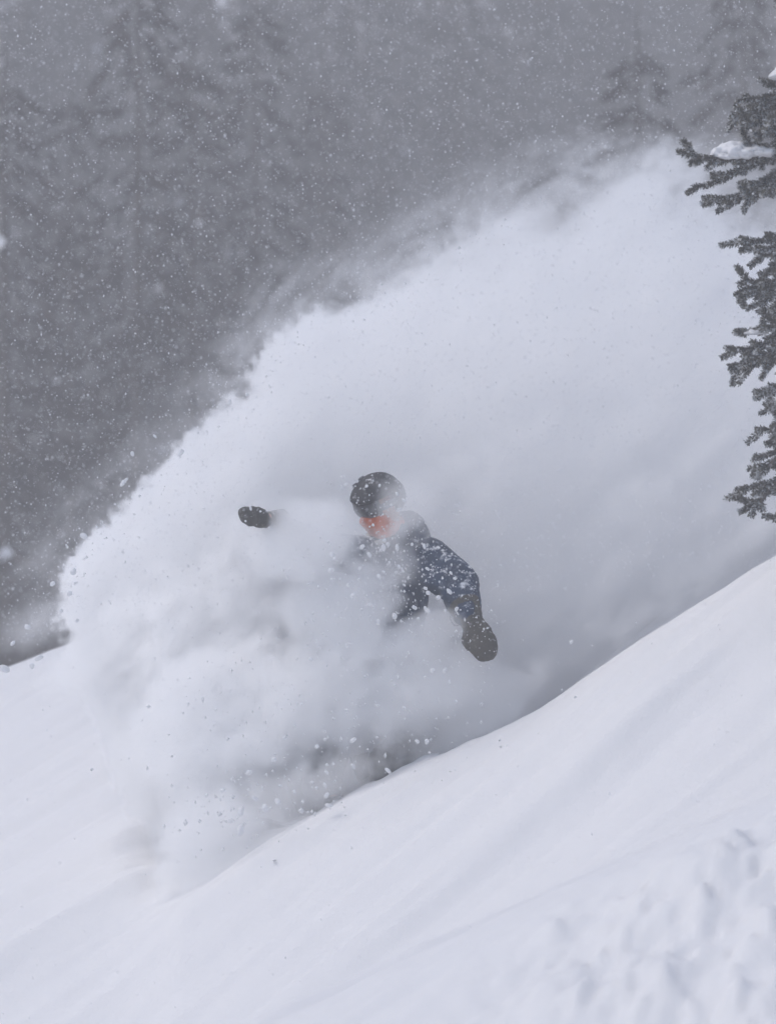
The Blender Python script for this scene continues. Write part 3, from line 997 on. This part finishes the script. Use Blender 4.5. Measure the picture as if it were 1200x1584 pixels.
def specks(name, pos, rad, kind_label):
    """many tiny uneven grains as one mesh"""
    n = len(pos)
    octv = np.array([(1, 0, 0), (-1, 0, 0), (0, 1, 0), (0, -1, 0), (0, 0, 1), (0, 0, -1)], float)
    octf = np.array([(0, 2, 4), (2, 1, 4), (1, 3, 4), (3, 0, 4), (2, 0, 5), (1, 2, 5), (3, 1, 5), (0, 3, 5)])
    sc = rad[:, None, None] * rng.uniform(0.6, 1.4, (n, 6, 1)) * np.stack([np.ones(n), np.ones(n), rng.uniform(0.8, 1.6, n)], -1)[:, None, :]
    V = pos[:, None, :] + octv[None] * sc
    Fc = octf[None] + (np.arange(n) * 6)[:, None, None]
    o = link(name, np_mesh(name, V.reshape(-1, 3), Fc.reshape(-1, 3), M_flake, True))
    return tag(o, kind_label, 'snow', kind='stuff')


def falling_snow():
    n = 105000
    y = 20 + 18 * rng.random(n) ** 1.2
    px = rng.uniform(-150, 1350, n); py = rng.uniform(-150, 1700, n)
    pos = np.stack([(px - 600) / 7900 * y, y, (792 - py) / 7900 * y], -1)
    rad = np.clip(rng.lognormal(math.log(0.0020), 0.36, n), 0.001, 0.0045)
    keep = (py < 1000 - 0.1 * px) | ((y < 24) & (rng.random(n) < 0.12))
    specks('falling_snow', pos[keep], rad[keep], 'fine falling snowflakes filling the air')


def spray_grains():
    # thick near the rider and along the ragged rim of the plume
    rim = [(115, 930), (125, 870), (170, 815), (235, 760), (295, 695), (350, 645), (405, 605), (430, 540), (490, 490), (640, 435), (760, 355), (930, 295)]
    pts, rad = [], []
    for i in range(len(rim) - 1):
        (x0, y0), (x1, y1) = rim[i], rim[i + 1]
        for _ in range(int(34 * (1.5 - i / 9))):
            f = rng.random(); d = abs(rng.normal(0, 22)) - 12
            q = P(x0 + (x1 - x0) * f - d * 0.65 + rng.normal(0, 6), y0 + (y1 - y0) * f - d * 0.75 + rng.normal(0, 6), rng.uniform(24.8, 25.9))
            pts.append(q); rad.append(abs(rng.normal(0, 0.0024)) + 0.002)
    for _ in range(700):
        q = P(rng.normal(600, 75), rng.normal(885, 75), rng.uniform(23.9, 24.4))
        pts.append(q); rad.append(abs(rng.normal(0, 0.002)) + 0.0016)
    for _ in range(350):
        q = P(rng.normal(540, 140), rng.normal(1110, 90), rng.uniform(23.9, 24.25))
        pts.append(q); rad.append(abs(rng.normal(0, 0.003)) + 0.002)
    for _ in range(130):
        q = P(rng.normal(380, 60), rng.normal(1245, 32), rng.uniform(23.9, 24.25))
        pts.append(q); rad.append(abs(rng.normal(0, 0.004)) + 0.0025)
    for _ in range(120):
        q = P(rng.normal(735, 30), rng.normal(965, 40), rng.uniform(24.0, 24.5))
        pts.append(q); rad.append(abs(rng.normal(0, 0.0015)) + 0.0013)
    specks('snow_spray', np.array([tuple(p) for p in pts]), np.array(rad), 'loose grains of snow spraying off the plume and the rider')


falling_snow()
spray_grains()


# ------------------------------------------------------------------ powder cloud (a real volume with depth)
def powder_cloud():
    # footprint of the plume in the x/z plane (metres, at the rider's depth), closed polygon
    yc0 = 25.9
    out_px = [(135, 1030), (108, 940), (118, 880), (165, 825), (230, 765), (290, 700), (345, 650), (400, 612), (425, 545), (480, 495),
              (560, 468), (640, 425), (690, 380), (760, 340), (850, 320), (930, 280), (1010, 262), (1080, 285), (1160, 350),
              (1260, 380), (1420, 500), (1480, 760), (1300, 950), (1000, 1150), (760, 1280), (520, 1350), (300, 1360), (225, 1250), (170, 1110)]
    pts = [P(a, b, yc0) for a, b in out_px]
    me = bpy.data.meshes.new('plume_outline')
    me.from_pydata([(p.x, 0, p.z) for p in pts], [], [list(range(len(pts)))])
    ob = bpy.data.objects.new('powder_cloud', me); C.objects.link(ob)
    g = bpy.data.node_groups.new('powder_field', 'GeometryNodeTree')
    g.interface.new_socket('Geometry', in_out='INPUT', socket_type='NodeSocketGeometry')
    g.interface.new_socket('Geometry', in_out='OUTPUT', socket_type='NodeSocketGeometry')
    t = NT(g)
    gi = t.n('NodeGroupInput'); go = t.n('NodeGroupOutput')
    pos = t.n('GeometryNodeInputPosition').outputs[0]
    sep = t.n('ShaderNodeSeparateXYZ', None, Vector=pos)
    x, y, z = sep.outputs[0], sep.outputs[1], sep.outputs[2]
    flat = t.n('ShaderNodeCombineXYZ', None, X=x, Y=0.0, Z=z).outputs[0]

    def prox(kind):
        nd = t.n('GeometryNodeProximity', {'target_element': kind})
        t.put(nd.inputs[0], gi.outputs[0])
        t.put(nd.inputs['Sample Position'] if 'Sample Position' in nd.inputs else nd.inputs['Source Position'], flat)
        return nd.outputs['Distance']
    dF, dE = prox('FACES'), prox('EDGES')
    inside = t.m('LESS_THAN', dF, 0.0005)
    s = t.m('MULTIPLY', dE, t.m('MULTIPLY_ADD', inside, 2.0, -1.0))      # signed: + inside

    # streaming coordinates: stretched along the throw direction (up-right)
    ca, sa = math.cos(R(40)), math.sin(R(40))
    a_ = t.m('ADD', t.m('MULTIPLY', x, ca), t.m('MULTIPLY', z, sa))
    b_ = t.m('SUBTRACT', t.m('MULTIPLY', z, ca), t.m('MULTIPLY', x, sa))
    st = t.n('ShaderNodeCombineXYZ', None, X=t.m('MULTIPLY', a_, 0.55), Y=y, Z=b_).outputs[0]

    def noise(vec, scale, detail=3.0, rough=0.55, off=0.0, dist=0.0):
        nd = t.n('ShaderNodeTexNoise', None, Vector=t.v('ADD', vec, (off, off * 1.7, -off)), Scale=scale, Detail=detail, Roughness=rough, Distortion=dist)
        return t.m('SUBTRACT', nd.outputs[0], 0.5)
    n_big = noise(st, 1.3, 2.0, 0.5, 3.1)
    n_mid = noise(st, 3.2, 4.0, 0.62, 9.7, 0.5)
    n_fine = noise(pos, 8.0, 3.0, 0.6, 1.3)

    # softness of the rim: crisp at the lower left, wispy at the top right
    soft = t.sstep(x, -1.0, 1.2, 0.035, 0.22)
    amp = t.sstep(x, -1.4, 0.9, 0.30, 0.85)
    st2 = t.n('ShaderNodeCombineXYZ', None, X=t.m('MULTIPLY', a_, 0.32), Y=t.m('MULTIPLY', y, 0.8), Z=b_).outputs[0]
    n_streak = noise(st2, 6.5, 4.0, 0.6, 15.0, 0.6)
    n_ff = noise(pos, 16.0, 3.0, 0.6, 5.3)
    bil = t.m('SUBTRACT', 0.10, t.m('ABSOLUTE', noise(pos, 5.5, 3.0, 0.55, 33.0, 0.3)))     # rounded billows
    ys_ = t.m('MULTIPLY', y, 0.22)
    str_ = t.n('ShaderNodeCombineXYZ', None, X=t.m('MULTIPLY', a_, 0.5), Y=ys_, Z=b_).outputs[0]      # sheets that hang together in depth
    flat_ = t.n('ShaderNodeCombineXYZ', None, X=x, Y=ys_, Z=z).outputs[0]
    r_mid = noise(str_, 3.4, 5.0, 0.62, 9.7, 0.6)
    r_bil = t.m('SUBTRACT', 0.10, t.m('ABSOLUTE', noise(flat_, 6.0, 4.0, 0.6, 33.0, 0.4)))
    r_fine = noise(flat_, 17.0, 3.0, 0.65, 5.3)
    sn = t.m('MULTIPLY_ADD', r_mid, amp, s)
    sn = t.m('MULTIPLY_ADD', r_bil, 0.55, sn)
    sn = t.m('MULTIPLY_ADD', r_fine, 0.22, sn)
    rim = t.sstep(sn, t.m('MULTIPLY', soft, -0.35), soft)
    # half depth grows inwards from the rim, like a thrown sheet that billows
    T = t.m('MINIMUM', t.m('MULTIPLY_ADD', t.m('MAXIMUM', s, 0.0), 0.9, 0.28), 0.85)
    front_extra = t.sstep(x, -0.25, -0.75, 0.0, 0.40)                        # the left lobe bulges towards the camera
    yc = t.m('SUBTRACT', yc0 + 0.10, front_extra)
    dy = t.m('ABSOLUTE', t.m('SUBTRACT', y, yc))
    core = t.m('SUBTRACT', T, dy)
    core = t.m('MULTIPLY_ADD', n_big, 0.8, core)
    core = t.m('MULTIPLY_ADD', n_mid, 0.40, core)
    rel = t.sstep(x, 1.3, -0.1, 0.7, 1.0)
    core = t.m('MULTIPLY_ADD', t.m('MULTIPLY', bil, rel), 1.4, core)
    core = t.m('MULTIPLY_ADD', t.m('MULTIPLY', n_streak, rel), 1.0, core)
    body = t.sstep(core, -0.03, 0.11)
    dens_main = t.m('MULTIPLY', t.m('MULTIPLY', rim, body), t.m('MULTIPLY', t.sstep(n_mid, -0.22, 0.22, 0.5, 1.5), t.sstep(n_streak, -0.2, 0.2, 0.3, 1.7)))
    dens_main = t.m('MULTIPLY', dens_main, t.sstep(x, -1.3, 0.5, PLUME_D * 2.2, PLUME_D * 0.62))
    # thin torn fringe blown off the upper rim
    n_w = noise(str_, 4.2, 6.0, 0.66, 21.0, 0.8)
    fil = t.sstep(t.m('ABSOLUTE', n_w), 0.075, 0.0)                       # thin curling filaments
    fr = t.m('MULTIPLY', t.sstep(t.m('MULTIPLY_ADD', r_mid, 0.5, s), -0.42, 0.04), t.m('ADD', t.m('MULTIPLY', fil, 1.3), t.sstep(n_w, 0.05, 0.22, 0.0, 0.9)))
    fb = t.sstep(t.m('SUBTRACT', 0.55, dy), 0.0, 0.3)
    up_only = t.m('MULTIPLY', t.sstep(x, -1.5, 0.0, 0.35, 1.0), t.sstep(z, -0.9, -0.3))
    dens_main = t.m('ADD', dens_main, t.m('MULTIPLY', t.m('MULTIPLY', fr, fb), t.m('MULTIPLY', up_only, 1.35)))

    # front veils: ellipsoids (centre, radii, tilt in the x/z plane, density, raggedness)
    total = dens_main
    for (c, r, ang, D, rag, lo, hi) in VEILS:
        ca, sa = math.cos(R(ang)), math.sin(R(ang))
        dx = t.m('SUBTRACT', x, c[0]); dyy = t.m('SUBTRACT', y, c[1]); dz = t.m('SUBTRACT', z, c[2])
        u = t.m('ADD', t.m('MULTIPLY', dx, ca / r[0]), t.m('MULTIPLY', dz, sa / r[0]))
        w = t.m('SUBTRACT', t.m('MULTIPLY', dz, ca / r[2]), t.m('MULTIPLY', dx, sa / r[2]))
        v = t.m('MULTIPLY', dyy, 1 / r[1])
        ln = t.v('LENGTH', t.n('ShaderNodeCombineXYZ', None, X=u, Y=v, Z=w).outputs[0], out=1)
        e = t.m('SUBTRACT', 1.0, ln)
        e = t.m('MULTIPLY_ADD', n_mid, rag, e)
        e = t.m('MULTIPLY_ADD', n_fine, rag * 0.8, e)
        e = t.m('MULTIPLY_ADD', n_ff, rag * 0.5, e)
        total = t.m('ADD', total, t.m('MULTIPLY', t.sstep(e, lo, hi), D))
    # thin spots so the rider shows
    for (c, r, keep) in CLEAR:
        d = t.v('SUBTRACT', pos, c)
        d = t.v('DIVIDE', d, r)
        ln = t.v('LENGTH', d, out=1)
        ln = t.m('MULTIPLY_ADD', n_fine, 0.5, ln)
        total = t.m('MULTIPLY', total, t.sstep(ln, 0.6, 1.15, keep, 1.0))
    vc = t.n('GeometryNodeVolumeCube')
    t.put(vc.inputs['Density'], total)
    lo, hi = Vector((-2.25, 24.1, -2.05)), Vector((2.75, 27.2, 1.9))
    vox = 0.020
    for k, v in (('Min', lo), ('Max', hi)): vc.inputs[k].default_value = v
    for i, k in enumerate('XYZ'): vc.inputs['Resolution ' + k].default_value = int((hi[i] - lo[i]) / vox)
    m = bpy.data.materials.new('airborne_powder'); m.use_nodes = True
    mt = NT(m.node_tree); m.node_tree.nodes.clear()
    pv = mt.n('ShaderNodeVolumePrincipled')
    pv.inputs['Color'].default_value = (0.998, 0.998, 0.999, 1)
    pv.inputs['Density'].default_value = 1.0
    pv.inputs['Anisotropy'].default_value = 0.1
    o = mt.n('ShaderNodeOutputMaterial'); mt.t.links.new(pv.outputs[0], o.inputs['Volume'])
    sm = t.n('GeometryNodeSetMaterial'); sm.inputs['Material'].default_value = m
    t.t.links.new(vc.outputs[0], sm.inputs[0]); t.t.links.new(sm.outputs[0], go.inputs[0])
    me.materials.append(m)
    md = ob.modifiers.new('powder_field', 'NODES'); md.node_group = g
    return tag(ob, 'white cloud of powder snow thrown up around the snowboarder', 'snow cloud', kind='stuff')


PLUME_D = 4.6
VEILS = [
    # centre, radii, tilt, density, raggedness, lo, hi
    (P(345, 1130, 24.70), (0.50, 0.26, 0.46), 40, 13.0, 1.0, 0.0, 0.35),
    (P(470, 1080, 24.60), (0.55, 0.20, 0.34), 30, 14.0, 1.0, 0.0, 0.4),
    (P(610, 1075, 24.64), (0.50, 0.18, 0.26), 25, 12.0, 1.0, 0.0, 0.45),
    (P(710, 1115, 24.80), (0.52, 0.22, 0.22), 33, 8.0, 1.1, 0.0, 0.5),
    (P(468, 836, 24.50), (0.34, 0.15, 0.23), 10, 17.0, 0.5, 0.0, 0.35),
    (P(525, 940, 24.58), (0.36, 0.16, 0.26), 20, 15.0, 0.9, 0.0, 0.4),
    (P(635, 985, 24.60), (0.30, 0.13, 0.13), 20, 12.0, 1.0, 0.0, 0.45),
    (P(632, 782, 24.60), (0.22, 0.14, 0.22), 30, 6.0, 1.1, 0.0, 0.6),
    (P(615, 835, 24.58), (0.16, 0.10, 0.12), 40, 5.0, 1.8, 0.0, 0.6),
    (P(605, 880, 24.60), (0.17, 0.12, 0.15), 0, 5.0, 1.3, 0.0, 0.6),
    (P(470, 1225, 24.44), (0.56, 0.13, 0.16), 24, 7.5, 1.2, 0.0, 0.45),
    (P(330, 1300, 24.48), (0.34, 0.22, 0.30), 32, 10.0, 0.9, 0.0, 0.35),
    (P(470, 1290, 24.30), (0.85, 0.16, 0.11), 26, 5.5, 1.5, 0.0, 0.6),
    (P(880, 1090, 24.52), (0.60, 0.10, 0.06), 36, 5.0, 1.2, 0.0, 0.5),
    (P(190, 1010, 25.6), (0.50, 0.4, 0.18), 20, 7.0, 0.9, 0.0, 0.5),
    (P(75, 960, 26.7), (0.36, 0.35, 0.15), 18, 1.3, 1.8, 0.0, 0.8),
]
CLEAR = []
powder_cloud()

# ------------------------------------------------------------------ snowy air
def haze():
    bpy.context.view_layer.update()
    tops = [(o.matrix_world @ Vector(c)).z for o in scene.objects if o.type == 'MESH' and o.name.startswith(('crown', 'trunk')) for c in o.bound_box]
    lo, hi = Vector((-91, -9, float(GZ.min()) - 1.0)), Vector((91, 141, max(max(tops), float(GZ.max())) + 1.0))
    vs_ = [(x, y, z) for x in (lo.x, hi.x) for y in (lo.y, hi.y) for z in (lo.z, hi.z)]
    fs = [(0, 1, 3, 2), (4, 6, 7, 5), (0, 4, 5, 1), (2, 3, 7, 6), (0, 2, 6, 4), (1, 5, 7, 3)]
    m = bpy.data.materials.new('snowy_air'); m.use_nodes = True
    t = NT(m.node_tree); m.node_tree.nodes.clear()
    pv = t.n('ShaderNodeVolumePrincipled')
    pv.inputs['Color'].default_value = (0.985, 0.97, 0.965, 1)
    pv.inputs['Density'].default_value = 0.0060
    o = t.n('ShaderNodeOutputMaterial'); t.t.links.new(pv.outputs[0], o.inputs['Volume'])
    return tag(mesh_obj('haze', vs_, fs, m, smooth=False), kind='stuff')


haze()
